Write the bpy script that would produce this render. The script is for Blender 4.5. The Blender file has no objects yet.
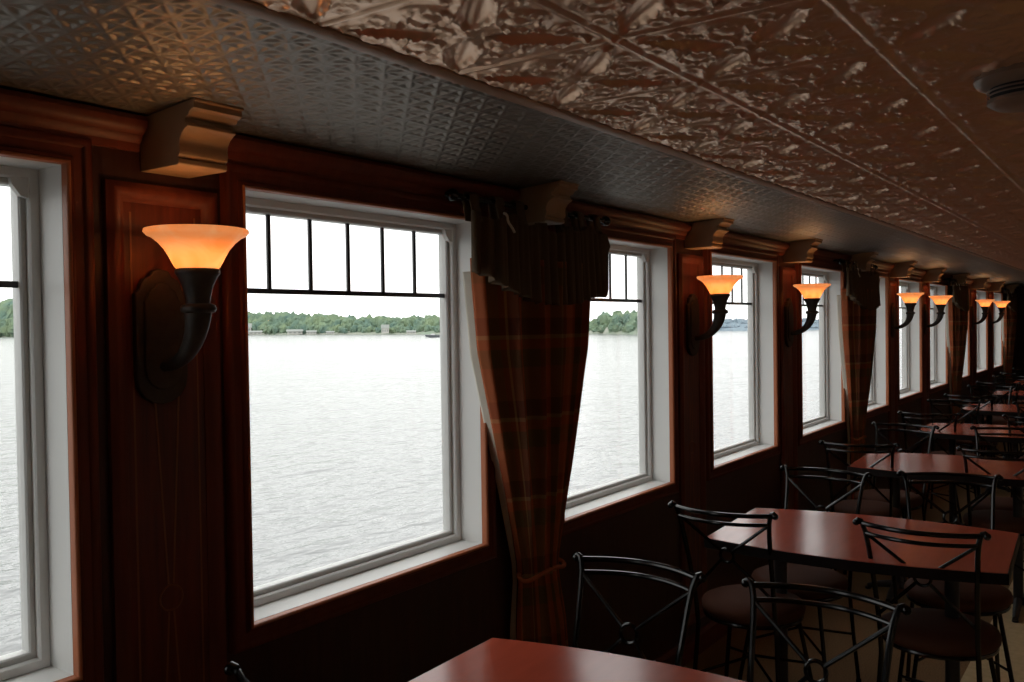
import bpy, math, random
import numpy as np
from mathutils import Vector, Matrix
random.seed(7); rng = np.random.default_rng(7)
PI = math.pi
sc = bpy.context.scene
COL = sc.collection

# ------------------------------------------------------------------ geometry helpers
class MB:
    """collects simple shapes into one mesh"""
    def __init__(self): self.v = []; self.f = []; self.uv = None
    def add(self, vs, fs):
        n = len(self.v); self.v += [tuple(p) for p in vs]
        self.f += [tuple(i + n for i in f) for f in fs]; return self
    def box(self, x0, x1, y0, y1, z0, z1):
        vs = [(x, y, z) for z in (z0, z1) for y in (y0, y1) for x in (x0, x1)]
        return self.add(vs, [(0, 2, 3, 1), (4, 5, 7, 6), (0, 1, 5, 4), (2, 6, 7, 3), (0, 4, 6, 2), (1, 3, 7, 5)])
    def prism(self, prof, fn, a, b):
        """prof: closed 2D outline; fn(p, q, t) gives a point; extruded from t=a to t=b"""
        n = len(prof)
        vs = [fn(p, q, a) for p, q in prof] + [fn(p, q, b) for p, q in prof]
        fs = [(i, (i + 1) % n, n + (i + 1) % n, n + i) for i in range(n)]
        fs += [tuple(range(n - 1, -1, -1)), tuple(range(n, 2 * n))]
        return self.add(vs, fs)
    def tube(self, pts, r, seg=8, closed=False):
        P = [Vector(p) for p in pts]; n = len(P)
        R = r if isinstance(r, (list, tuple)) else [r] * n
        T = []
        for i in range(n):
            a = P[(i - 1) % n] if (closed or i > 0) else P[i]
            b = P[(i + 1) % n] if (closed or i < n - 1) else P[i]
            T.append((b - a).normalized())
        up = Vector((0, 0, 1)) if abs(T[0].z) < .9 else Vector((1, 0, 0))
        N = T[0].cross(up).normalized(); vs = []
        for i in range(n):
            N = (N - T[i] * N.dot(T[i])).normalized(); B = T[i].cross(N)
            for k in range(seg):
                a = 2 * PI * k / seg
                vs.append(P[i] + (N * math.cos(a) + B * math.sin(a)) * R[i])
        fs = []
        for i in range(n if closed else n - 1):
            j = (i + 1) % n
            for k in range(seg):
                l = (k + 1) % seg
                fs.append((i * seg + k, j * seg + k, j * seg + l, i * seg + l))
        if not closed:
            fs.append(tuple(range(seg))); fs.append(tuple(reversed(range((n - 1) * seg, n * seg))))
        return self.add(vs, fs)
    def lathe(self, prof, c=(0, 0, 0), seg=32, cap=True):
        vs = []; n = len(prof)
        for r, z in prof:
            for k in range(seg):
                a = 2 * PI * k / seg
                vs.append((c[0] + r * math.cos(a), c[1] + r * math.sin(a), c[2] + z))
        fs = [(i * seg + k, i * seg + (k + 1) % seg, (i + 1) * seg + (k + 1) % seg, (i + 1) * seg + k) for i in range(n - 1) for k in range(seg)]
        if cap:
            fs.append(tuple(reversed(range(seg)))); fs.append(tuple(range((n - 1) * seg, n * seg)))
        return self.add(vs, fs)
    def ball(self, c, r, seg=12, rings=8):
        pr = [(r * math.sin(PI * i / rings), -r * math.cos(PI * i / rings)) for i in range(1, rings)]
        return self.lathe(pr, c, seg)
    def sweep(self, s0, s1, z0, z1, prof, y=0):
        """mitred moulding round a rectangle on the wall plane; prof = closed list of (outward, out from the wall)"""
        n = len(prof); vs = []
        for cx, cz, dx, dz in ((s0, z0, -1, -1), (s1, z0, 1, -1), (s1, z1, 1, 1), (s0, z1, -1, 1)):
            vs += [(cx + dx * o, y - p, cz + dz * o) for o, p in prof]
        fs = [(c * n + i, c * n + (i + 1) % n, ((c + 1) % 4) * n + (i + 1) % n, ((c + 1) % 4) * n + i) for c in range(4) for i in range(n)]
        return self.add(vs, fs)
    def build(self, name, mat, parent=None, smooth=False, bevel=0, origin=None, ang=35):
        me = bpy.data.meshes.new(name)
        o0 = Vector(origin) if origin else Vector((0, 0, 0))
        me.from_pydata([tuple(Vector(p) - o0) for p in self.v], [], self.f)
        return finish(me, name, mat, parent, smooth, bevel, o0 if origin else None, ang)

def finish(me, name, mat, parent=None, smooth=False, bevel=0, loc=None, ang=35):
    import bmesh
    bm = bmesh.new(); bm.from_mesh(me); bmesh.ops.recalc_face_normals(bm, faces=bm.faces); bm.to_mesh(me); bm.free()
    me.materials.append(mat)
    if smooth:
        me.polygons.foreach_set('use_smooth', [True] * len(me.polygons))
        me.set_sharp_from_angle(angle=math.radians(ang))
    o = bpy.data.objects.new(name, me); COL.objects.link(o)
    if loc is not None: o.location = loc
    if parent: o.parent = parent
    if bevel:
        m = o.modifiers.new('bevel', 'BEVEL'); m.width = bevel; m.segments = 2; m.limit_method = 'ANGLE'; m.angle_limit = math.radians(40)
    return o

def gridmesh(name, X, Y, Z, mat, smooth=True, uv=None, parent=None):
    nu, nv = X.shape
    v = np.stack([X, Y, Z], -1).reshape(-1, 3).astype(np.float32)
    I = np.arange(nu * nv).reshape(nu, nv)
    q = np.stack([I[:-1, :-1], I[1:, :-1], I[1:, 1:], I[:-1, 1:]], -1).reshape(-1, 4)
    me = bpy.data.meshes.new(name)
    me.vertices.add(len(v)); me.vertices.foreach_set('co', v.ravel())
    me.loops.add(q.size); me.loops.foreach_set('vertex_index', q.ravel().astype(np.int32))
    me.polygons.add(len(q)); me.polygons.foreach_set('loop_start', np.arange(0, q.size, 4, dtype=np.int32))
    me.update(calc_edges=True)
    if uv is not None:
        l = me.uv_layers.new(name='UVMap'); U = np.stack(uv, -1).reshape(-1, 2)[q.ravel()]
        l.data.foreach_set('uv', U.ravel().astype(np.float32))
    if smooth: me.polygons.foreach_set('use_smooth', [True] * len(me.polygons))
    me.materials.append(mat)
    o = bpy.data.objects.new(name, me); COL.objects.link(o)
    if parent: o.parent = parent
    return o

def tag(o, label=None, cat=None, group=None, kind=None):
    if label: o['label'] = label
    if cat: o['category'] = cat
    if group: o['group'] = group
    if kind: o['kind'] = kind
    return o
def structure(o, label, cat): return tag(o, label, cat, None, 'structure')
def empty(name, loc=(0, 0, 0), rz=0):
    o = bpy.data.objects.new(name, None); COL.objects.link(o)
    o.location = loc; o.rotation_euler = (0, 0, rz); o.empty_display_size = .1
    return o
def copy_tree(o, parent=None):
    c = o.copy(); COL.objects.link(c); c.parent = parent
    for ch in list(o.children): copy_tree(ch, c)
    return c

# ------------------------------------------------------------------ materials
def mat(name, col, rough=.5, metal=0, spec=.5, coat=0, noise=None, bump=None, stretch=(1, 1, 1), col2=None):
    m = bpy.data.materials.new(name); m.use_nodes = True
    nt = m.node_tree; b = nt.nodes['Principled BSDF']
    b.inputs['Base Color'].default_value = (*col, 1); b.inputs['Roughness'].default_value = rough
    b.inputs['Metallic'].default_value = metal; b.inputs['Specular IOR Level'].default_value = spec
    b.inputs['Coat Weight'].default_value = coat; b.inputs['Coat Roughness'].default_value = .12
    if noise or bump:
        tc = nt.nodes.new('ShaderNodeTexCoord'); mp = nt.nodes.new('ShaderNodeMapping')
        mp.inputs['Scale'].default_value = stretch
        nt.links.new(tc.outputs['Object'], mp.inputs['Vector'])
        nz = nt.nodes.new('ShaderNodeTexNoise'); nz.inputs['Scale'].default_value = noise or bump[0]; nz.inputs['Detail'].default_value = 5
        nt.links.new(mp.outputs['Vector'], nz.inputs['Vector'])
        if noise:
            r = nt.nodes.new('ShaderNodeValToRGB')
            r.color_ramp.elements[0].position = .35; r.color_ramp.elements[1].position = .68
            r.color_ramp.elements[0].color = (*col, 1); r.color_ramp.elements[1].color = (*(col2 or [c * .55 for c in col]), 1)
            nt.links.new(nz.outputs['Fac'], r.inputs['Fac']); nt.links.new(r.outputs['Color'], b.inputs['Base Color'])
        if bump:
            bp = nt.nodes.new('ShaderNodeBump'); bp.inputs['Strength'].default_value = bump[1]; bp.inputs['Distance'].default_value = bump[2]
            nt.links.new(nz.outputs['Fac'], bp.inputs['Height']); nt.links.new(bp.outputs['Normal'], b.inputs['Normal'])
    return m

M = {}
M['wood'] = mat('mahogany', (.055, .018, .012), .42, spec=.4, noise=9, stretch=(6, 6, .5), col2=(.038, .010, .007))
M['casing'] = mat('mahogany_trim', (.155, .030, .013), .5, spec=.4, noise=9, stretch=(6, 6, .6), col2=(.12, .02, .008))
M['bead'] = mat('bead_wood', (.46, .15, .065), .4, spec=.4)  # lighter than the casing: daylight on its inner edge painted in
M['panelwood'] = mat('mahogany_panel', (.15, .026, .011), .38, spec=.4, noise=9, stretch=(7, 7, .5), col2=(.075, .014, .006))
M['inlay'] = mat('inlay_wood', (.24, .075, .025), .4)
M['corbel'] = mat('corbel_paint', (.38, .25, .15), .5, noise=14, col2=(.33, .21, .12))
M['ceiling'] = mat('bronze_tin', (.78, .50, .32), .33, metal=.58)
M['soffit'] = mat('pewter_tin', (.25, .225, .195), .45, metal=.65)
M['edge'] = mat('ceiling_edge', (.42, .27, .18), .4)
M['slab'] = mat('deck_slab', (.1, .09, .08), .8)
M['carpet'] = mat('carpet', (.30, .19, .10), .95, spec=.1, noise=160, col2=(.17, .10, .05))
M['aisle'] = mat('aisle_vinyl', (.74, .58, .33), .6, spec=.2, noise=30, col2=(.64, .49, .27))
M['white'] = mat('white_vinyl', (.78, .78, .76), .42)
M['sash'] = mat('sash_metal', (.62, .62, .60), .35)
M['muntin'] = mat('muntin_dark', (.05, .05, .055), .4)
M['cream_wall'] = mat('cream_panelling', (.62, .50, .40), .6)  # wall out of view; cream chosen to bounce window light as fill
M['dark_wall'] = mat('dark_panelling', (.05, .014, .009), .5, noise=8, stretch=(5, 5, .5))
M['metal'] = mat('black_metal', (.005, .0045, .0045), .17, metal=.0, spec=.35)
M['bronze'] = mat('bronze_sconce', (.055, .042, .032), .55, metal=.2, noise=40, col2=(.035, .026, .021))
M['seat'] = mat('seat_vinyl', (.085, .034, .021), .65, spec=.06, bump=(60, .15, .002))
M['laminate'] = mat('red_laminate', (.44, .074, .038), .2, spec=.5, noise=5, stretch=(1, 6, 1), col2=(.38, .066, .034))
M['table_edge'] = mat('table_edge', (.010, .006, .005), .5, spec=.15)
M['iron'] = mat('pedestal_iron', (.014, .013, .013), .5)
M['valance'] = mat('valance_cloth', (.13, .092, .06), .9, spec=.1)
M['lining'] = mat('cream_lining', (.74, .70, .60), .9, spec=.1)
M['cord'] = mat('white_cord', (.7, .68, .6), .8)
M['plastic'] = mat('detector_plastic', (.28, .20, .155), .4)
M['slot'] = mat('dark_slot', (.01, .01, .01), .6)

def glass_mat():
    m = bpy.data.materials.new('window_glass'); m.use_nodes = True; nt = m.node_tree; nt.nodes.clear()
    out = nt.nodes.new('ShaderNodeOutputMaterial'); mx = nt.nodes.new('ShaderNodeMixShader')
    tr = nt.nodes.new('ShaderNodeBsdfTransparent'); gl = nt.nodes.new('ShaderNodeBsdfGlossy'); fr = nt.nodes.new('ShaderNodeLayerWeight'); pw = nt.nodes.new('ShaderNodeMath'); sc_ = nt.nodes.new('ShaderNodeMath')
    pw.operation = 'POWER'; pw.inputs[1].default_value = 4; sc_.operation = 'MULTIPLY_ADD'; sc_.inputs[1].default_value = .5; sc_.inputs[2].default_value = .02
    nt.links.new(fr.outputs['Facing'], pw.inputs[0]); nt.links.new(pw.outputs[0], sc_.inputs[0])
    tr.inputs['Color'].default_value = (.96, .97, .97, 1); gl.inputs['Roughness'].default_value = .02
    nt.links.new(sc_.outputs[0], mx.inputs[0]); nt.links.new(tr.outputs[0], mx.inputs[1]); nt.links.new(gl.outputs[0], mx.inputs[2])
    nt.links.new(mx.outputs[0], out.inputs[0]); return m
M['glass'] = glass_mat()

def shade_mat():
    m = bpy.data.materials.new('amber_glass'); m.use_nodes = True; nt = m.node_tree; b = nt.nodes['Principled BSDF']
    tc = nt.nodes.new('ShaderNodeTexCoord'); nz = nt.nodes.new('ShaderNodeTexNoise'); nz.inputs['Scale'].default_value = 14; nz.inputs['Detail'].default_value = 3
    nz.inputs['Distortion'].default_value = 1.2
    nt.links.new(tc.outputs['Object'], nz.inputs['Vector'])
    r = nt.nodes.new('ShaderNodeValToRGB'); r.color_ramp.elements[0].color = (1, .55, .20, 1); r.color_ramp.elements[1].color = (1, .70, .40, 1)
    r.color_ramp.elements[0].position = .35; r.color_ramp.elements[1].position = .7
    nt.links.new(nz.outputs['Fac'], r.inputs['Fac'])
    b.inputs['Roughness'].default_value = .35
    nt.links.new(r.outputs['Color'], b.inputs['Emission Color']); b.inputs['Emission Strength'].default_value = .46
    nt.links.new(r.outputs['Color'], b.inputs['Base Color'])
    tl = nt.nodes.new('ShaderNodeBsdfTranslucent'); nt.links.new(r.outputs['Color'], tl.inputs['Color'])
    mx = nt.nodes.new('ShaderNodeMixShader'); mx.inputs[0].default_value = .6
    nt.links.new(b.outputs[0], mx.inputs[1]); nt.links.new(tl.outputs[0], mx.inputs[2])
    nt.links.new(mx.outputs[0], nt.nodes['Material Output'].inputs[0]); return m
M['shade'] = shade_mat()

def emis(name, col, st):
    m = bpy.data.materials.new(name); m.use_nodes = True; b = m.node_tree.nodes['Principled BSDF']
    b.inputs['Base Color'].default_value = (*col, 1); b.inputs['Emission Color'].default_value = (*col, 1); b.inputs['Emission Strength'].default_value = st
    return m
M['bulb'] = emis('lit_bulb', (1, .60, .25), 16)

def plaid_mat():
    m = bpy.data.materials.new('plaid_cloth'); m.use_nodes = True; nt = m.node_tree; b = nt.nodes['Principled BSDF']
    b.inputs['Roughness'].default_value = .85; b.inputs['Specular IOR Level'].default_value = .15
    uv = nt.nodes.new('ShaderNodeTexCoord'); sp = nt.nodes.new('ShaderNodeSeparateXYZ'); nt.links.new(uv.outputs['UV'], sp.inputs[0])
    def band(sock, freq, cols):
        mu = nt.nodes.new('ShaderNodeMath'); mu.operation = 'MULTIPLY'; mu.inputs[1].default_value = freq
        fr = nt.nodes.new('ShaderNodeMath'); fr.operation = 'FRACT'; r = nt.nodes.new('ShaderNodeValToRGB'); r.color_ramp.interpolation = 'CONSTANT'
        nt.links.new(sock, mu.inputs[0]); nt.links.new(mu.outputs[0], fr.inputs[0]); nt.links.new(fr.outputs[0], r.inputs[0])
        e = r.color_ramp.elements
        while len(e) < len(cols): e.new(.5)
        for k, (p, c) in enumerate(cols): e[k].position = p
        for k, (p, c) in enumerate(cols): e[k].color = (*c, 1)
        return r.outputs[0]
    c1 = band(sp.outputs['X'], 5, [(0, (.60, .15, .06)), (.30, (.17, .115, .05)), (.60, (.22, .07, .035)), (.72, (.46, .30, .13)), (.77, (.16, .05, .03))])  # rust stripe of the plaid, brightened to stand in for window light on the flank
    c2 = band(sp.outputs['Y'], 7, [(0, (.30, .11, .05)), (.40, (.15, .105, .045)), (.62, (.36, .10, .04)), (.74, (.40, .26, .12)), (.79, (.14, .05, .03))])
    mx = nt.nodes.new('ShaderNodeMix'); mx.data_type = 'RGBA'; mx.inputs[0].default_value = .5
    nt.links.new(c1, mx.inputs[6]); nt.links.new(c2, mx.inputs[7]); nt.links.new(mx.outputs[2], b.inputs['Base Color'])
    return m
M['plaid'] = plaid_mat()

def water_mat():
    m = bpy.data.materials.new('lake_water'); m.use_nodes = True; nt = m.node_tree; b = nt.nodes['Principled BSDF']
    b.inputs['Base Color'].default_value = (.20, .205, .205, 1); b.inputs['Roughness'].default_value = .14; b.inputs['IOR'].default_value = 1.33
    tc = nt.nodes.new('ShaderNodeTexCoord'); h = None
    for scl, st, w in ((.16, (1, 2.2, 1), 1.), (.7, (1, 2.0, 1), .45), (2.6, (1, 1.6, 1), .14)):
        mp = nt.nodes.new('ShaderNodeMapping'); mp.inputs['Scale'].default_value = st; mp.inputs['Rotation'].default_value = (0, 0, -.5)
        nz = nt.nodes.new('ShaderNodeTexNoise'); nz.inputs['Scale'].default_value = scl; nz.inputs['Detail'].default_value = 4
        mu = nt.nodes.new('ShaderNodeMath'); mu.operation = 'MULTIPLY'; mu.inputs[1].default_value = w
        nt.links.new(tc.outputs['Object'], mp.inputs[0]); nt.links.new(mp.outputs[0], nz.inputs['Vector']); nt.links.new(nz.outputs['Fac'], mu.inputs[0])
        if h:
            ad = nt.nodes.new('ShaderNodeMath'); nt.links.new(h, ad.inputs[0]); nt.links.new(mu.outputs[0], ad.inputs[1]); h = ad.outputs[0]
        else: h = mu.outputs[0]
    bp = nt.nodes.new('ShaderNodeBump'); bp.inputs['Strength'].default_value = .75; bp.inputs['Distance'].default_value = .5
    nt.links.new(h, bp.inputs['Height']); nt.links.new(bp.outputs[0], b.inputs['Normal'])
    return m
M['water'] = water_mat()
M['tree1'] = mat('shore_trees', (.19, .25, .15), .9, spec=.1, noise=.10, col2=(.115, .185, .155))
M['tree2'] = mat('hazy_trees', (.25, .32, .37), .95, spec=.1, noise=.2, col2=(.23, .29, .34))  # distance haze is painted into this blue-grey colour
M['land'] = mat('shore_rock', (.33, .33, .28), .9, noise=.12, col2=(.20, .26, .19))
M['cottage'] = mat('cottage_wall', (.50, .49, .45), .8)
M['roof'] = mat('cottage_roof', (.27, .29, .27), .8)
M['boat'] = mat('boat_hull', (.10, .11, .12), .4)
M['boatwhite'] = mat('boat_white', (.6, .6, .6), .4)

# ------------------------------------------------------------------ camera
F, YAW, PIT, ROL = 900., .6178, -.019, .0147
EYE = Vector((0, 0, 1.54))
fw = Vector((math.cos(YAW), math.sin(YAW), 0)); rt = Vector((math.sin(YAW), -math.cos(YAW), 0)); up = Vector((0, 0, 1))
f3 = fw * math.cos(PIT) + up * math.sin(PIT); u3 = -fw * math.sin(PIT) + up * math.cos(PIT)
cr = rt * math.cos(ROL) - u3 * math.sin(ROL); cu = rt * math.sin(ROL) + u3 * math.cos(ROL)
cd = bpy.data.cameras.new('camera'); cam = bpy.data.objects.new('camera', cd); COL.objects.link(cam)
mw = Matrix((cr, cu, -f3)).transposed().to_4x4(); mw.translation = EYE; cam.matrix_world = mw
cd.sensor_width = 36; cd.lens = F * 36 / 1024; cd.clip_start = .05; cd.clip_end = 6000
sc.camera = cam

# ------------------------------------------------------------------ room dimensions
LW = 1.7156            # inner face of the window wall
S0, S1 = -1.9, 15.4    # aft and forward ends of the saloon
YR = -1.75             # inboard wall
SR = [-.41, .92, 2.236, 3.59, 4.922, 6.262, 7.518, 8.796, 10.06, 11.42, 12.82, 14.25]
WW = .897
ZB = [.86, .868, .852, .840, .842, .848, .858, .872, .871, .877, .876, .866]
ZT = 1.860
HOLE = .012
PC = [(SR[n] + SR[n + 1] - .885) / 2 for n in range(11)] + [SR[11] + .225]   # pillar centres: PC[n] is right of window n

# ------------------------------------------------------------------ setting
w = MB(); T = .15
edges = [S0] + sum([[SR[n] - WW - HOLE, SR[n] + HOLE] for n in range(12)], []) + [S1]
for k in range(0, len(edges), 2): w.box(edges[k], edges[k + 1], LW, LW + T, 0, 2.05)
for n in range(12):
    a, b = SR[n] - WW - HOLE, SR[n] + HOLE
    w.box(a, b, LW, LW + T, 0, ZB[n] - HOLE); w.box(a, b, LW, LW + T, ZT + HOLE, 2.05)
structure(w.build('wall_left', M['wood']), 'dark mahogany wall with a long row of windows', 'wall')
structure(MB().box(S0, S1, YR - .1, YR, 0, 2.05).build('wall_right', M['cream_wall']), 'cream inboard wall opposite the row of windows', 'wall')
structure(MB().box(S1, S1 + .1, YR - .1, LW + T, 0, 2.05).build('wall_far', M['dark_wall']), 'dark wall closing the far end of the room', 'wall')
structure(MB().box(S0 - .1, S0, YR - .1, LW + T, 0, 2.05).build('wall_back', M['dark_wall']), 'dark wall behind the camera', 'wall')
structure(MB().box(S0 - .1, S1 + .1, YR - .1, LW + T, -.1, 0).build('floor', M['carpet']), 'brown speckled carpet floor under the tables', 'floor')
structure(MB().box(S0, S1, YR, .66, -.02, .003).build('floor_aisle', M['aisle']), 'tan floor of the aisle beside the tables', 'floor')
structure(MB().box(S0 - .1, S1 + .1, YR - .1, LW + T, 2.05, 2.15).build('roof_slab', M['slab']), 'deck slab above the tin ceiling', 'ceiling')  # out of view, added to keep light out above the tin
structure(MB().prism([(0, .0), (.012, .0), (.016, .09), (.008, .11), (0, .11)], lambda p, q, t: (t, LW - p, q), S0, S1).build('baseboard_left', M['casing']), 'mahogany baseboard below the windows', 'baseboard')

# pressed tin ceilings --------------------------------------------------------
def spans(a, b, steps):
    out = []; x = a
    for lim, st in steps:
        n = max(1, int(round((min(lim, b) - x) / st))); out += list(np.linspace(x, min(lim, b), n, endpoint=False)); x = min(lim, b)
        if x >= b: break
    return np.array(out + [b])
G = lambda d, s: np.exp(-(d / s) ** 2)
TL = .316
YE = .985   # line where the main ceiling meets the side ceiling
def tile_h(S, Y):
    u = ((S - (1.063 - TL / 2)) / TL) % 1 - .5; v = ((YE - Y) / TL) % 1 - .5
    h = np.zeros_like(u)
    du, dv = .5 - np.abs(u), .5 - np.abs(v)
    h += .75 * G(dv, .014) - .25 * G(dv - .04, .014) + .5 * G(du, .014) - .2 * G(du - .04, .014)
    r = np.hypot(u, v); th = np.arctan2(v, u)
    for sx, sy in ((1, 1), (1, -1), (-1, 1), (-1, -1)):          # four long leaves to the corners
        a = (u * sx + v * sy) / math.sqrt(2); b = (u * sx - v * sy) / math.sqrt(2)
        t = np.clip((a - .07) / .52, 0, 1); wd = .088 * np.sin(PI * t ** .8) ** .8 + 1e-3
        ins = (a > .07) & (a < .59)
        bead = 1 + .3 * np.sin(a * 80)
        h += np.where(ins, .85 * G(np.abs(b) - wd, .013) * bead - 1.3 * np.clip(1 - (np.abs(b) / wd) ** 2, 0, 1) * np.sin(PI * t), 0)
        h += np.where(ins, .35 * G(b, .010), 0)
        c = np.abs(b)                                               # scrolls curling beside each leaf
        rr = np.hypot(a - .44, c - .135); h += .6 * G(rr - .045, .014)
    for cx, cy in ((.29, 0), (-.29, 0), (0, .29), (0, -.29)):     # four round medallions
        rr = np.hypot(u - cx, v - cy); an = np.arctan2(v - cy, u - cx)
        h += .9 * G(rr - .098, .016) * (1 + .35 * np.sin(12 * an)) + 1.1 * np.clip(1 - (rr / .075) ** 2, 0, 1) * (.85 + .15 * np.cos(6 * an))
    h += 1.0 * np.clip(1 - (r / .085) ** 2, 0, 1) * (.6 + .4 * np.cos(8 * th)) + .7 * G(r, .018)
    h += .6 * G(r - .40 - .03 * np.cos(8 * th), .012) * (np.abs(np.sin(2 * th)) < .75)
    return h
def grid(s, y):
    S, Y = np.meshgrid(s, y, indexing='ij'); return S, Y
ss = spans(S0, S1, ((.3, .05), (3.2, TL / 64), (6.5, TL / 40), (99, TL / 20)))
yy = np.concatenate([np.linspace(YR, -.6, 60, endpoint=False), np.linspace(-.6, YE, int(1.585 / TL * 54))])
S, Y = grid(ss, yy)
ZC = 1.972
structure(gridmesh('ceiling', S, Y, ZC - .0066 * tile_h(S, Y), M['ceiling']), 'bronze pressed tin ceiling of square leaf and medallion tiles', 'ceiling')
CC = .0772
def star_h(S, Y):
    u = ((S + .02) / CC) % 1 - .5; v = ((Y - YE) / CC) % 1 - .5
    au, av = np.abs(u), np.abs(v)
    d = np.abs(au - av) / math.sqrt(2)
    h = .55 * G(.5 - au, .022) + .55 * G(.5 - av, .022) + .35 * G(d, .018)
    mx_, mn_ = np.maximum(au, av), np.minimum(au, av)
    # eight recessed darts between the rays, on a flat field
    side = np.clip((mx_ * .80 - .035 - mn_) / .03, 0, 1) * np.clip((mn_ - .030) / .02, 0, 1) * np.clip((.44 - mx_) / .03, 0, 1) * np.clip((mx_ - .10) / .03, 0, 1)
    h += -1.0 * side + .5 * np.clip((.075 - np.hypot(u, v)) / .03, 0, 1)
    return h
ss = spans(S0, S1, ((.2, .03), (3.3, CC / 24), (6.5, CC / 14), (99, CC / 7)))
yy = np.linspace(YE, LW, int((LW - YE) / CC * 24))
S, Y = grid(ss, yy)
ZS0, ZS1 = 2.030, 1.980
structure(gridmesh('ceiling_side', S, Y, ZS0 + (ZS1 - ZS0) * (Y - YE) / (LW - YE) - .0021 * star_h(S, Y), M['soffit']), 'pewter grey tin side ceiling with small star pattern above the windows', 'ceiling')
structure(MB().prism([(YE - .014, 2.04), (YE - .014, 1.969), (YE - .009, 1.9655), (YE + .012, 1.9645), (YE + .018, 1.969), (YE + .018, 2.04)],
    lambda p, q, t: (t, p, q), S0, S1).build('trim_1', M['edge'], smooth=True), 'brown edge moulding between the two tin ceilings', 'moulding')

# crown moulding, broken at each corbel
CW = .058
cp = [(0, 1.896), (.010, 1.896), (.013, 1.912), (.020, 1.918), (.024, 1.928), (.034, 1.934), (.041, 1.944), (.043, 1.954), (.038, 1.964), (.026, 1.968), (0, 1.968)]
c = MB(); x = S0
for p in PC + [None]:
    e = S1 if p is None else p - CW + .003
    c.prism(cp, lambda p_, q_, t: (t, LW - p_, q_ + .011), x, e)
    if p is not None: x = p + CW + .017
structure(c.build('trim_2', M['casing'], smooth=True), 'mahogany crown moulding running above the windows', 'moulding')

# ------------------------------------------------------------------ windows
def window(n):
    s1 = SR[n]; s0 = s1 - WW; zb, zt = ZB[n], ZT
    w = empty('window_%d' % n, (s0, LW, zb)); o = (s0, LW, zb)
    where = ['white framed window beside the camera before the first lamp pillar',  # out of view, included to let in more light
        'white window at the left edge, cut off by the picture', 'large white window between the first lamp and the first curtain',
        'white window partly hidden by the nearest curtain', 'white window behind the second lamp', 'white window behind the third lamp, left of second curtain',
        'white window right of the second curtain, half hidden', 'white window behind the fourth lamp', 'white window behind the fifth lamp',
        'narrow looking white window right of the third curtain', 'white window behind the sixth lamp', 'last white window at the far end of the row'][n]
    structure(w, where, 'window')
    def put(mb, name, m, **k):
        mb.v = [(p[0] - o[0], p[1] - o[1], p[2] - o[2]) for p in mb.v]
        return mb.build(name, m, k.pop('par', w), **k)
    put(MB().sweep(s0, s1, zb, zt, [(0, .0), (0, -.092), (HOLE, -.092), (HOLE, .0)], LW), 'reveal', M['white'])
    put(MB().sweep(s0 + .001, s1 - .001, zb + .001, zt - .001, [(0, -.084), (-.017, -.084), (-.020, -.088), (-.020, -.138), (0, -.138)], LW), 'frame', M['white'])
    put(MB().sweep(s0 + .018, s1 - .018, zb + .018, zt - .018, [(0, -.098), (-.013, -.098), (-.016, -.102), (-.016, -.130), (0, -.130)], LW), 'sash', M['sash'])
    sash = [c for c in w.children if c.name.startswith('sash')][0]
    g0, g1, gb, gt = s0 + .033, s1 - .033, zb + .033, zt - .033
    put(MB().box(g0, g1, LW + .116, LW + .121, gb, gt), 'pane', M['glass'])
    ztr = 1.632
    put(MB().box(g0, g1, LW + .108, LW + .115, ztr - .0065, ztr + .0065), 'transom_bar', M['muntin'], par=sash)
    for k in range(1, 6):
        x = g0 + (g1 - g0) * k / 6
        put(MB().box(x - .0055, x + .0055, LW + .109, LW + .115, ztr + .006, gt), 'muntin', M['muntin'], par=sash)
    # gusset plates in the upper corners of the sash
    for a, sgn in ((g0, 1), (g1, -1)):
        put(MB().prism([(a - sgn * .012, gt + .012), (a + sgn * .022, gt + .012), (a + sgn * .018, gt - .002), (a + sgn * .002, gt - .022), (a - sgn * .012, gt - .026)],
            lambda p, q, t: (p, t, q), LW + .086, LW + .100), 'corner_gusset', M['white'], par=sash)
    l = MB().box(s0 + .001, s0 + .012, LW + .030, LW + .052, zb + .225, zb + .275); l.tube([(s0 + .014, LW + .04, zb + .232), (s0 + .014, LW + .036, zb + .262)], .005, 8)
    put(l, 'latch', M['muntin'], par=sash)
    # mahogany casing with a rounded bead next to the opening
    put(MB().sweep(s0, s1, zb, zt, [(.007, -.001), (.007, .018), (.010, .020), (.015, .018), (.017, .012), (.036, .012), (.040, .018), (.048, .020), (.054, .016), (.056, -.001)], LW), 'casing', M['casing'], smooth=True, ang=50)
    put(MB().sweep(s0, s1, zb, zt, [(.0005, -.001), (.0005, .016), (.002, .0215), (.005, .0235), (.0075, .0215), (.0075, -.001)], LW), 'bead', M['bead'], smooth=True, ang=50)['label'] = 'orange bead along the opening'
for n in range(12): window(n)

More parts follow.
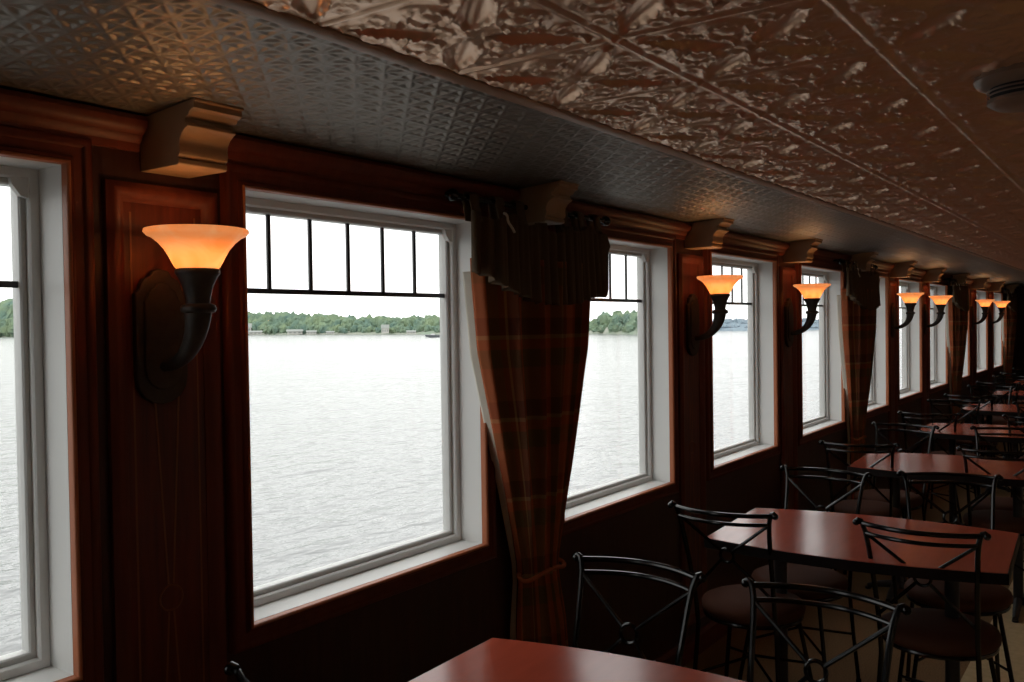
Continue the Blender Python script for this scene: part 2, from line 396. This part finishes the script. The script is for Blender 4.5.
# ------------------------------------------------------------------ raised pillar panels with inlay
def pillar(n):
    p = PC[n]; h = .132
    z0, z1 = .16, 1.842
    t = empty('trim_%d' % (n + 3), (p, LW, 0))
    structure(t, 'raised mahogany panel with inlay lines on the ' + ['zeroth', 'first', 'second', 'third', 'fourth', 'fifth', 'sixth', 'seventh', 'eighth', 'ninth', 'tenth', 'eleventh'][n] + ' pillar', 'panel')
    mb = MB().sweep(-h + .04, h - .04, z0 + .04, z1 - .04, [(0, 0), (0, .006), (.008, .010), (.014, .018), (.022, .021), (.030, .020), (.036, .013), (.040, .011), (.040, 0)])
    mb.build('panel_frame', M['casing'], t, smooth=True, ang=50)
    MB().box(-h + .038, h - .038, -.004, 0, z0 + .038, z1 - .038).build('panel', M['panelwood'], t)
    i = MB(); y = -.0046
    def strip(a, b, wd=.0022):
        a, b = Vector((a[0], y, a[1])), Vector((b[0], y, b[1])); d = (b - a).normalized(); q = Vector((d.z, 0, -d.x)) * wd
        i.add([a + q, a - q, b - q, b + q, a + q + Vector((0, .002, 0)), a - q + Vector((0, .002, 0)), b - q + Vector((0, .002, 0)), b + q + Vector((0, .002, 0))],
              [(0, 1, 2, 3), (4, 7, 6, 5), (0, 4, 5, 1), (1, 5, 6, 2), (2, 6, 7, 3), (3, 7, 4, 0)])
    zc = .965
    for sg in (-1, 1):
        strip((sg * .076, z0 + .06), (sg * .076, z1 - .06))
        strip((sg * .042, z1 - .2), (sg * .006, zc + .03)); strip((sg * .006, zc - .03), (sg * .042, z0 + .2))
    i.tube([(.027 * math.cos(k * PI / 12), y + .001, zc + .027 * math.sin(k * PI / 12)) for k in range(24)], .0024, 6, closed=True)
    i.build('inlay', M['inlay'], t)
for n in (0, 1, 3, 4, 6, 7, 9, 10): pillar(n)

# ------------------------------------------------------------------ corbels
ORD = ['first', 'second', 'third', 'fourth', 'fifth', 'sixth', 'seventh', 'eighth', 'ninth', 'tenth', 'eleventh', 'twelfth']
cprof = [(.001, 1.868), (.113, 1.868), (.117, 1.871), (.117, 1.879), (.113, 1.882), (.119, 1.886), (.121, 1.894), (.119, 1.903), (.121, 1.913), (.128, 1.923), (.138, 1.930), (.145, 1.933),
         (.145, 1.938), (.137, 1.940), (.137, 1.948), (.146, 1.951), (.150, 1.957), (.156, 1.960), (.163, 1.962), (.163, 1.972), (.168, 1.974), (.168, 1.9785), (.001, 1.965)]
mb = MB(); mb.prism(cprof, lambda p, q, t: (t, -p * 1.14, (q - 1.868) * 1.13), -CW, CW)
corb = mb.build('corbel', M['corbel'], smooth=True, bevel=.0015, ang=40)
lab = {0: 'corbel above the window wall beside the camera', 1: 'cream scrolled corbel directly above the nearest wall lamp', 2: 'cream corbel above the nearest curtain',
       3: 'cream scrolled corbel above the second wall lamp', 4: 'cream scrolled corbel above the third wall lamp', 5: 'cream corbel above the second curtain',
       6: 'cream corbel above the fourth wall lamp', 7: 'cream corbel above the fifth wall lamp', 8: 'cream corbel above the third curtain',
       9: 'cream corbel above the sixth wall lamp', 10: 'cream corbel above the seventh wall lamp', 11: 'cream corbel above the last curtain'}
for n in range(1, 12):
    o = corb if n == 1 else corb.copy()
    if n > 1: COL.objects.link(o)
    o.location = (PC[n] + .010, LW, 1.868); tag(o, lab[n], 'corbel', 'corbels under the side ceiling')

# ------------------------------------------------------------------ wall lamps
def make_sconce():
    r = empty('wall_sconce')          # origin on the wall at the bottom of the back plate
    # back plate with stepped shoulders and a rounded foot
    half = [(.0, .0), (.022, .004), (.042, .016), (.056, .036), (.060, .060), (.060, .232), (.050, .240), (.046, .252), (.040, .262), (.026, .268), (.018, .280), (.0, .284)]
    out = half + [(-a, b) for a, b in reversed(half[1:-1])]
    pl = MB().prism(out, lambda p, q, t: (p, t, q), -.001, -.016); pl = pl.build('back_plate', M['bronze'], r, bevel=.003)
    inn = [(a * .72, .03 + b * .80) for a, b in out]
    MB().prism(inn, lambda p, q, t: (p, t, q), -.0155, -.022).build('plate_boss', M['bronze'], pl, bevel=.003)
    # horn shaped arm
    pts, rad = [], []
    for k in range(15):
        t = k / 14; a = t * PI / 2
        pts.append((0, -.018 - .122 * math.sin(a) ** .9, .080 + .112 * (1 - math.cos(a)) + .006 * t)); rad.append(.011 + .017 * t ** 1.2)
    h = MB().tube(pts, rad, 16); h = h.build('horn_arm', M['bronze'], r, smooth=True)
    c = Vector((0, -.141, .0))
    k = MB().lathe([(.024, .188), (.033, .191), (.036, .198), (.033, .205), (.026, .208)], c, 24)
    k.build('collar', M['bronze'], h, smooth=True, ang=60)
    k = MB().lathe([(.023, .204), (.025, .222), (.031, .245), (.039, .262), (.044, .269), (.044, .276), (.038, .280)], c, 24); k.build('cup', M['bronze'], r, smooth=True, ang=60)
    pr = [(.039, .277), (.044, .282), (.049, .291), (.055, .303), (.063, .317), (.074, .330), (.087, .341), (.096, .345), (.102, .352), (.101, .357), (.097, .358)]
    inner = [(a - .004, b + .001) for a, b in reversed(pr[:-1])]
    MB().lathe(pr + inner, c, 40, cap=False).build('shade', M['shade'], r, smooth=True, ang=60)
    b = MB().lathe([(.008, .284), (.010, .296), (.017, .306), (.019, .315), (.016, .325), (.007, .331)], c, 16); b.build('bulb', M['bulb'], r, smooth=True)
    return r
sco = make_sconce()
SCZ = 1.382
slab_lab = {1: 'lit amber bowl wall lamp on the first pillar, largest of the row', 3: 'lit amber wall lamp in front of the window right of the nearest curtain pillar',
            4: 'third lit amber wall lamp, left of the second curtain', 6: 'fourth lit amber wall lamp, right of the second curtain', 7: 'fifth lit amber wall lamp, left of the third curtain',
            9: 'sixth lit amber wall lamp, right of the third curtain', 10: 'seventh and last lit amber wall lamp at the far end'}
for n in (1, 3, 4, 6, 7, 9, 10):
    o = sco if n == 1 else copy_tree(sco)
    o.location = (PC[n] - (.018 if n == 1 else -.006), LW - .004, SCZ); tag(o, slab_lab[n], 'lamp', 'amber wall lamps between the windows')
    ld = bpy.data.lights.get('sconce_light') or bpy.data.lights.new('sconce_light', 'POINT')
    ld.energy = .17; ld.color = (1, .60, .27); ld.shadow_soft_size = .02
    l = bpy.data.objects.new('sconce_light', ld); COL.objects.link(l); l.parent = o; l.location = (0, -.141, .335)

# ------------------------------------------------------------------ curtains
def lerp(x, xs, ys): return np.interp(x, xs, ys)
ZK = [.20, .40, .55, .70, .76, 1.0, 1.25, 1.45, 1.7, 1.87]
HK = [.135, .135, .131, .112, .116, .184, .260, .320, .350, .360]
DK = [.10, .09, .08, .060, .060, .075, .09, .10, .105, .105]
def make_curtain():
    r = empty('curtain')      # origin on the wall below the pillar's centre
    nu, nz = 150, 80
    t = np.linspace(0, 1, nu); z = np.linspace(.20, 1.74, nz)
    Tm, Z = np.meshgrid(t, z, indexing='ij')
    hw, dp = lerp(Z, ZK, HK), lerp(Z, ZK, DK)
    amp = lerp(Z, [.2, .7, .8, 1.5, 1.87], [.030, .014, .014, .028, .026])
    ph = 2 * PI * (6.5 * Tm + .12 * np.sin(5 * Tm + 1)); fold = np.sin(ph + .5 * np.sin(3 * Z)) + .35 * np.sin(2.3 * ph + 1)
    X = hw * (2 * Tm - 1) + .004 + .012 * np.cos(ph) * hw / .37
    rnd = np.sin(PI * Tm) ** .7
    Yc = -(.028 + (dp + .032 - .028) * (.10 + .90 * rnd) + amp * (.35 + .65 * rnd) * fold * np.clip(hw / .2, .55, 1))
    body = gridmesh('cloth', X, Yc, Z, M['plaid'], uv=(Tm * 1.0, Z * .55), parent=r)
    so = body.modifiers.new('thick', 'SOLIDIFY'); so.thickness = .003
    # cream lining turned out along the left edge
    k = np.linspace(0, 1, 6); K, Z2 = np.meshgrid(k, np.linspace(.20, 1.70, 70), indexing='ij')
    hw2, dp2 = lerp(Z2, ZK, HK), lerp(Z2, ZK, DK)
    w2 = lerp(Z2, [.2, .7, .76, 1.0, 1.87], [.034, .016, .016, .030, .034])
    X2 = -hw2 + .010 + w2 * .25 * K; Y2 = -(.014 + w2 * .85 * K)
    ln = gridmesh('lining', X2, Y2, Z2, M['lining'], parent=body); ln['label'] = 'cream lining edge'
    so = ln.modifiers.new('thick', 'SOLIDIFY'); so.thickness = .003
    # tie band gathering the cloth
    MB().tube([(.128 * math.cos(a), -.062 + .034 * math.sin(a), .72 + .008 * math.sin(3 * a)) for a in np.linspace(0, 2 * PI, 36, endpoint=False)], .007, 8, closed=True).build('tie_band', M['plaid'], r, smooth=True)
    # fringed valance hanging from tabs
    nu, nz = 260, 26
    t = np.linspace(0, 1, nu); q = np.linspace(0, 1, nz); Tm, Q = np.meshgrid(t, q, indexing='ij')
    top = 1.862 + .012 * np.cos(2 * PI * 5 * Tm) - .022 * np.exp(-((Tm - .5) / .16) ** 2)
    bot = lerp(Tm, [0, .04, .10, .22, .35, .5, .65, .8, .9, .93, 1], [1.688, 1.690, 1.665, 1.628, 1.602, 1.595, 1.602, 1.622, 1.640, 1.628, 1.632]) + .008 * np.abs(((Tm * 26) % 1) - .5)
    Z = top + (bot - top) * Q
    X = (.380 + .008 * Q) * (2 * Tm - 1) - .014
    bow = .05 * np.sin(PI * Tm) ** .6
    Yv = -(.090 + bow + (.010 + .012 * Q) * np.sin(2 * PI * 15 * Tm + .4) + .004 * np.sin(2 * PI * 47 * Tm))
    va = gridmesh('valance', X, Yv, Z, M['valance'], parent=r); so = va.modifiers.new('thick', 'SOLIDIFY'); so.thickness = .003
    # pointed tail at the right end of the valance
    for sg in (1,):
        k = MB().prism([(sg * .34, 1.86), (sg * .372, 1.858), (sg * .398, 1.815), (sg * .382, 1.79), (sg * .380, 1.66), (sg * .370, 1.632), (sg * .350, 1.66)], lambda p, q_, t_: (p, t_, q_), -.092, -.118)
        k.build('valance_tail', M['valance'], va, bevel=.006)
    for x in (-.372, -.245, -.135, .125, .235, .345):
        l = []
        zc = 1.914
        for a in np.linspace(-.15 * PI, 1.15 * PI, 13): l.append((-.074 - .017 * math.cos(a), zc + .017 * math.sin(a)))
        l = [(-.104, 1.845)] + l + [(-.070, 1.845)]
        pr = l + [(p + (.003 if p < -.074 else -.003), q_) for p, q_ in reversed(l)]
        n = len(l); vs = []; wd = .021
        for s_ in (-wd, wd): vs += [(x + s_, p, q_) for p, q_ in l]
        o = MB().add(vs, [(i, i + 1, n + i + 1, n + i) for i in range(n - 1)]).build('tab', M['valance'], va, smooth=True)
        so = o.modifiers.new('thick', 'SOLIDIFY'); so.thickness = .003
    MB().tube([(-.29 + .05 * k_ / 8, -.135 - .004 * math.sin(k_), 1.872 - .055 * (k_ / 8) ** 1.6) for k_ in range(9)], .004, 6).build('cord', M['cord'], r, smooth=True)['label'] = 'white cord'
    return r
def make_rod():
    r = empty('curtain_rod')
    for sg in (-1, 1): MB().tube([(sg * .43, -.074, 0), (sg * .074, -.074, 0)], .009, 12).build('rod', M['metal'], r, smooth=True)
    for sg in (-1, 1):
        f = MB().ball((sg * .446, -.074, 0), .019); f.ball((sg * .468, -.074, 0), .009, 10, 6); f.build('finial', M['metal'], r, smooth=True)
        b = MB().tube([(sg * .40, 0, .012), (sg * .40, -.05, .010), (sg * .40, -.074, -.009)], .006, 8); b.lathe([(.016, 0), (.016, .004)], (sg * .40, -.004, .012), 12)
        b.build('rod_bracket', M['metal'], r, smooth=True)
    return r
cur, rod = make_curtain(), make_rod()
names = {2: 'nearest', 5: 'second', 8: 'third', 11: 'last'}
clab = {2: 'large dark plaid curtain gathered to a tie, nearest of the row', 5: 'plaid curtain glowing orange beside the third wall lamp', 8: 'plaid curtain right of the fifth wall lamp', 11: 'thin looking plaid curtain at the far end after the last lamp'}
for n in (2, 5, 8, 11):
    o = cur if n == 2 else copy_tree(cur)
    o.location = (PC[n] + .010, LW, 0); tag(o, clab[n], 'curtain', 'tied plaid curtains on the pillars')
    q = rod if n == 2 else copy_tree(rod)
    q.location = (PC[n], LW, 1.914); tag(q, 'black curtain rod with round ends holding the %s curtain' % names[n], 'curtain rod', 'curtain rods over the pillars')

# ------------------------------------------------------------------ tables
def outline(off=0):
    L, A, B = .49 + off, .305 + off, .375 + off     # half length, half depth at the ends and in the middle
    P = []
    N = 20
    for k in range(N + 1):
        t = -1 + 2 * k / N; P.append((A + (B - A) * (1 - t * t), t * L))
    return P + [(-x, -y) for x, y in P]
def make_table():
    r = empty('dining_table')
    P = outline()
    top = MB().prism(P, lambda p, q, t: (p, q, t), .714, .740).build('tabletop', M['laminate'], r)
    O = outline(.004); n = len(O); vs = []
    for z in (.704, .7385):
        vs += [(x, y, z) for x, y in O]
    I = outline(.0005)
    for z in (.704, .7385): vs += [(x, y, z) for x, y in I]
    fs = []
    for i in range(n):
        j = (i + 1) % n
        fs += [(i, j, n + j, n + i), (2 * n + i, 3 * n + i, 3 * n + j, 2 * n + j), (n + i, n + j, 3 * n + j, 3 * n + i), (i, 2 * n + i, 2 * n + j, j)]
    MB().add(vs, fs).build('edge_band', M['table_edge'], top)
    for y in (-.30, .30):
        c = MB().lathe([(.024, .03), (.024, .69), (.045, .70), (.12, .706), (.12, .714)], (0, y, 0), 20); c = c.build('column', M['iron'], r, smooth=True, ang=40)
        b = MB()
        for a in (0, PI / 2, PI, 3 * PI / 2):
            dx, dy = math.cos(a), math.sin(a); L = .25 if abs(dx) > .5 else .15
            b.tube([(dx * .02, y + dy * .02, .045), (dx * L * .6, y + dy * L * .6, .035), (dx * L, y + dy * L, .016)], [.022, .018, .014], 10)
            b.lathe([(.016, 0), (.016, .012)], (dx * L, y + dy * L, 0), 10)
        b.build('cross_foot', M['iron'], c, smooth=True)
    return r
tab = make_table()
TS = [1.535, 3.44, 5.36, 7.13, 8.95, 10.75, 12.45]
TR = [.03, .055, .05, .04, .04, .03, .03]
tl = ['red brown table in the foreground, cut off by the bottom edge', 'red brown table with bright window reflections, second from the camera', 'third red brown table from the camera', 'fourth red brown table from the camera',
      'fifth red brown table from the camera', 'sixth red brown table from the camera', 'farthest red brown table']
for k, (s, a) in enumerate(zip(TS, TR)):
    o = tab if k == 0 else copy_tree(tab)
    o.location = (s, .872, 0); o.rotation_euler = (0, 0, a); tag(o, tl[k], 'table', 'dining tables along the window wall')

# ------------------------------------------------------------------ chairs
def make_chair():
    r = empty('bistro_chair')     # faces +x, origin on the floor under the seat
    MB().lathe([(.150, .425), (.182, .428), (.192, .440), (.194, .455), (.188, .470), (.165, .481), (.10, .487), (.02, .488)], (0, 0, 0), 36).build('seat', M['seat'], r, smooth=True, ang=60)
    MB().tube([(.178 * math.cos(a), .178 * math.sin(a), .421) for a in np.linspace(0, 2 * PI, 32, endpoint=False)], .009, 8, closed=True).build('seat_ring', M['metal'], r, smooth=True)
    H = .188
    for sg in (-1, 1):
        # rear leg and post in one bent tube, hooked over at the top
        P = [(-.205, sg * .172, .008), (-.180, sg * .160, .22), (-.166, sg * .150, .40), (-.186, sg * .150, .50), (-.230, sg * .156, .66), (-.272, sg * .164, .79), (-.286, sg * .169, .835), (-.293, sg * .175, .858), (-.297, sg * .181, .871), (-.299, sg * .189, .874), (-.299, sg * .195, .868)]
        post = MB().tube(P, .0085, 10).build('back_post', M['metal'], r, smooth=True)
        MB().ball((-.299, sg * .195, .865), .0115).build('finial', M['metal'], post, smooth=True)
        leg = MB().tube([(.120, sg * .130, .42), (.150, sg * .160, .22), (.185, sg * .190, .008)], .0085, 10).build('leg', M['metal'], r, smooth=True)
        for x, y in ((-.205, .172), (.185, .190)):
            MB().lathe([(.011, 0), (.011, .014)], (x, sg * y, 0), 10).build('glide', M['metal'], post if x < 0 else leg, smooth=True)
    def rail(z, x0, bow, rd, H):
        return MB().tube([(x0 - bow * (1 - (t / H) ** 2), t, z) for t in np.linspace(-H, H, 21)], rd, 10)
    rail(.864, -.295, .060, .0080, .178).build('top_rail', M['metal'], r, smooth=True)
    rail(.830, -.285, .058, .0068, .169).build('lower_rail', M['metal'], r, smooth=True)
    zc, xc = .695, -.250
    for sg in (-1, 1):
        x = MB().tube([(-.284, sg * .166, .828), (xc - .003, sg * .020, zc + .016)], .006, 8); x.build('cross_brace', M['metal'], r, smooth=True)
        x = MB().tube([(xc + .003, sg * .020, zc - .016), (-.196, sg * .150, .54)], .006, 8); x.build('cross_brace', M['metal'], r, smooth=True)
    MB().tube([(xc - .004 * math.sin(a), .025 * math.cos(a), zc + .025 * math.sin(a)) for a in np.linspace(0, 2 * PI, 24, endpoint=False)], .0055, 8, closed=True).build('ring', M['metal'], r, smooth=True)
    b = MB()
    for sg in (-1, 1):
        b.tube([(.152, sg * .162, .21), (0, 0, .255), (-.181, -sg * .160, .21)], .0055, 8)
    b.build('stretcher', M['metal'], r, smooth=True)
    return r
ch = make_chair()
near = [(3.0, 1.247, 0), (3.06, .606, -.01), (4.99, 1.28, .15), (5.07, .61, .1), (6.82, 1.27, .14), (6.88, .62, .06), (8.55, 1.27, .05), (8.6, .63, .05), (10.3, 1.27, .04), (10.33, .62, .04), (12.1, 1.27, .04), (12.1, .64, .04)]
far = [(2.225, 1.155, -.01), (2.235, .655, -.03), (4.055, 1.175, -.08), (4.215, .71, .26), (6.04, 1.26, -.12), (6.12, .70, .1), (7.98, 1.29, .1), (8.02, .68, .1), (9.8, 1.27, .06), (9.8, .68, .06), (11.5, 1.27, .05), (11.5, .68, .05), (13.2, 1.25, .05)]
row = ['second', 'third', 'fourth', 'fifth', 'sixth', 'seventh']
first = True
def place(s, y, a, face, label):
    global first
    o = ch if first else copy_tree(ch); first = False
    off = .322
    rot = a if face > 0 else PI + a
    o.location = (s + off * math.cos(rot), y + off * math.sin(rot), 0); o.rotation_euler = (0, 0, rot)
    tag(o, label, 'chair', 'black metal bistro chairs at the tables')
place(1.10, 1.29, .06, 1, 'black metal chair of which only a curled back tip shows at the bottom edge')
for k, (s, y, a) in enumerate(near):
    place(s, y, a, 1, 'black metal chair, back to camera, at the %s table, %s' % (row[k // 2], 'window side' if k % 2 == 0 else 'aisle side'))
rowf = ['foreground', 'second', 'third', 'fourth', 'fifth', 'sixth', 'seventh']
for k, (s, y, a) in enumerate(far):
    place(s, y, a, -1, 'black metal chair facing the camera behind the %s table, %s' % (rowf[k // 2], 'window side' if k % 2 == 0 else 'aisle side'))

# ------------------------------------------------------------------ smoke detector
d = empty('smoke_detector', (1.835, .178, ZC)); tag(d, 'round smoke detector on the tin ceiling at the right edge', 'smoke detector')
MB().lathe([(.070, .004), (.084, -.002), (.086, -.012), (.080, -.020), (.066, -.026)], (0, 0, 0), 40).build('base', M['plastic'], d, smooth=True, ang=40)
MB().lathe([(.060, -.026), (.058, -.044)], (0, 0, 0), 40).build('vent_ring', M['slot'], d, smooth=True)
v = MB()
for z in (-.0315, -.0385):
    v.tube([(.063 * math.cos(a), .063 * math.sin(a), z) for a in np.linspace(0, 2 * PI, 40, endpoint=False)], .0016, 6, closed=True)
v.build('louvre', M['plastic'], d, smooth=True)
MB().lathe([(.056, -.044), (.064, -.046), (.064, -.052), (.052, -.060), (.020, -.063)], (0, 0, 0), 40).build('cap', M['plastic'], d, smooth=True, ang=40)

# ------------------------------------------------------------------ lake, far shore
ZW = -2.6
structure(MB().box(-1500, 4500, 2.4, 4500, ZW - 2, ZW).build('lake', M['water']), 'pale grey lake with small ripples outside the windows', 'lake')
def shore(name, pts, hts, m, depth, label, nrow, seed, wmin, stuffname):
    """pts: shoreline at the water, hts: tree heights there"""
    rg = np.random.default_rng(seed)
    P = np.array(pts, float); n = len(P)
    D = np.hypot(P[:, 0], P[:, 1]); U = P / D[:, None]
    mb = MB(); rows = [(0, 0, -.5), (0, 1.5, .6), (0, depth * .5, 3.0), (0, depth, 3.5), (0, depth + 20, -.5)]
    vs = []
    for i in range(n):
        for _, dd, hh in rows: q = P[i] + U[i] * dd; vs.append((q[0], q[1], ZW + hh))
    k = len(rows); fs = [(i * k + j, (i + 1) * k + j, (i + 1) * k + j + 1, i * k + j + 1) for i in range(n - 1) for j in range(k - 1)]
    structure(mb.add(vs, fs).build(name, M['tree2'] if m == M['tree2'] else M['land'], smooth=True), label[0], 'shore')
    # trees: irregular crowns, dense
    import bmesh
    bm = bmesh.new(); bmesh.ops.create_icosphere(bm, subdivisions=2, radius=1); ico = np.array([v.co[:] for v in bm.verts]); tri = np.array([[v.index for v in f.verts] for f in bm.faces]); bm.free()
    V, Fc = [], []; base = 0
    seg = np.linalg.norm(np.diff(P, axis=0), axis=1); L = np.concatenate([[0], np.cumsum(seg)])
    for _ in range(nrow):
        l = rg.uniform(0, L[-1]); x = np.interp(l, L, P[:, 0]); y = np.interp(l, L, P[:, 1]); h = np.interp(l, L, hts)
        dd = rg.uniform(0, 1) ** 1.2 * depth; uu = np.array([x, y]) / math.hypot(x, y)
        hh = h * rg.uniform(.72, 1.0) * (.40 + .60 * min(1, dd / (depth * .6))); rad = max(wmin, hh * rg.uniform(.26, .46)); con = rg.uniform() < .16
        c = ico.copy(); c *= 1 + .22 * rg.standard_normal((len(c), 1)).clip(-1.4, 1.4)
        if con:
            tz = (c[:, 2] + 1) / 2; c[:, :2] *= (1.25 - tz)[:, None] * .8
        c = c * np.array([rad, rad, hh * .52]) + np.array([x + uu[0] * (dd + 2), y + uu[1] * (dd + 2), ZW + .5 + hh * .48 + (.8 if dd > depth * .3 else 0)])
        V.append(c); Fc.append(tri + base); base += len(c)
    me = bpy.data.meshes.new(stuffname); me.from_pydata(np.concatenate(V).tolist(), [], np.concatenate(Fc).tolist())
    me.materials.append(m); o = bpy.data.objects.new(stuffname, me); COL.objects.link(o)
    tag(o, label[1], 'trees', None, 'stuff')
# shore seen through the first two big windows
shore('shore', [(315, 880), (323, 745), (328, 645), (336, 540), (338, 445), (334, 380), (318, 312), (313, 268), (318, 238)], [26, 27, 27, 17, 13.5, 11, 8.2, 7.6, 6], M['tree1'], 40,
      ('rocky far shore left of the nearest curtain', 'green mixed woods along the far shore'), 1900, 3, 1.3, 'treeline')
shore('shore', [(296, 178), (290, 166), (280, 158), (272, 143), (270, 136), (272, 130), (276, 124)], [2.5, 5.5, 7.0, 7.2, 6.6, 6.4, 4], M['tree1'], 20,
      ('low shore of the island beside the nearest curtain', 'green trees on the small island right of the nearest curtain'), 120, 5, 1.4, 'treeline')
shore('shore', [(395, 215), (375, 185), (355, 155), (345, 130), (352, 115), (355, 102), (358, 92)], [3.4, 3.8, 3.9, 4.0, 3.7, 3.5, 3.4], M['tree2'], 40,
      ('low hazy point behind the second lamp', 'hazy blue grey trees on the low distant point'), 320, 8, 1.8, 'treeline')

# cottages and a boat
def cottage(x, y, z, wd, hh, label):
    a = math.atan2(y, x)
    r = empty('cottage', (x, y, ZW + z), a + PI / 2)
    MB().box(-wd / 2, wd / 2, -wd * .35, wd * .35, 0, hh * .6).build('wall', M['cottage'], r)
    MB().prism([(-wd * .42, hh * .58), (wd * .42, hh * .58), (0, hh)], lambda p, q, t: (t, p, q), -wd * .56, wd * .56).build('roof', M['roof'], r)
    w = MB()
    for k in (-1, 0, 1): w.box(k * wd * .3 - wd * .08, k * wd * .3 + wd * .08, -wd * .36, wd * .36, hh * .18, hh * .45)
    w.build('window', M['roof'], r); tag(r, label, 'cottage', 'cottages on the far shore')
cl = ['pale cottage high on the far shore beside the nearest lamp', 'small pale cottage at the waterline near the nearest lamp', 'pale boathouse on the far shore, third along', 'wide pale boathouse in mid shore', 'small white boathouse right of mid shore', 'white cottage among trees toward the curtain', 'white boathouse at the right end of the far shore']
for i, (x, y, z, wd, hh) in enumerate([(334.5, 426, .7, 6, 6), (330, 412, .3, 7, 2.2), (330, 379, .3, 8, 2.6), (326.5, 362, .3, 5, 2.0), (322, 343, .3, 4, 1.6), (314, 297, .5, 3.5, 4.2), (310, 277, .3, 4, 1.6)]): cottage(x, y, z, wd, hh, cl[i])
b = empty('motorboat', (229, 195, ZW), 2.3); tag(b, 'small dark motorboat on the lake near the far shore', 'boat')
MB().add([(-2.2, -.8, 0), (-2.2, .8, 0), (-2.3, -.95, .8), (-2.3, .95, .8), (1.0, -.7, 0), (1.0, .7, 0), (1.0, -.9, .85), (1.0, .9, .85), (2.4, 0, .2), (2.7, 0, 1.0)],
    [(0, 1, 3, 2), (0, 2, 6, 4), (1, 5, 7, 3), (4, 6, 9, 8), (5, 8, 9, 7), (2, 3, 7, 9, 6), (0, 4, 8, 5, 1)]).build('hull', M['boat'], b)
MB().box(-.6, .6, -.6, .6, .8, 1.25).build('windshield', M['boatwhite'], b)

# ------------------------------------------------------------------ sky
wd = bpy.data.worlds.new('overcast_sky'); sc.world = wd; wd.use_nodes = True
bg = wd.node_tree.nodes['Background']; bg.inputs[0].default_value = (1, .995, .975, 1); bg.inputs[1].default_value = 2.2

# ------------------------------------------------------------------ render look
sc.view_settings.view_transform = 'Standard'; sc.view_settings.look = 'None'; sc.view_settings.gamma = 1; sc.view_settings.use_curve_mapping = False
sc.view_settings.exposure = 0
cy = sc.cycles
cy.use_denoising = True; cy.max_bounces = 10; cy.diffuse_bounces = 5; cy.glossy_bounces = 5; cy.transparent_max_bounces = 16; cy.sample_clamp_indirect = 6
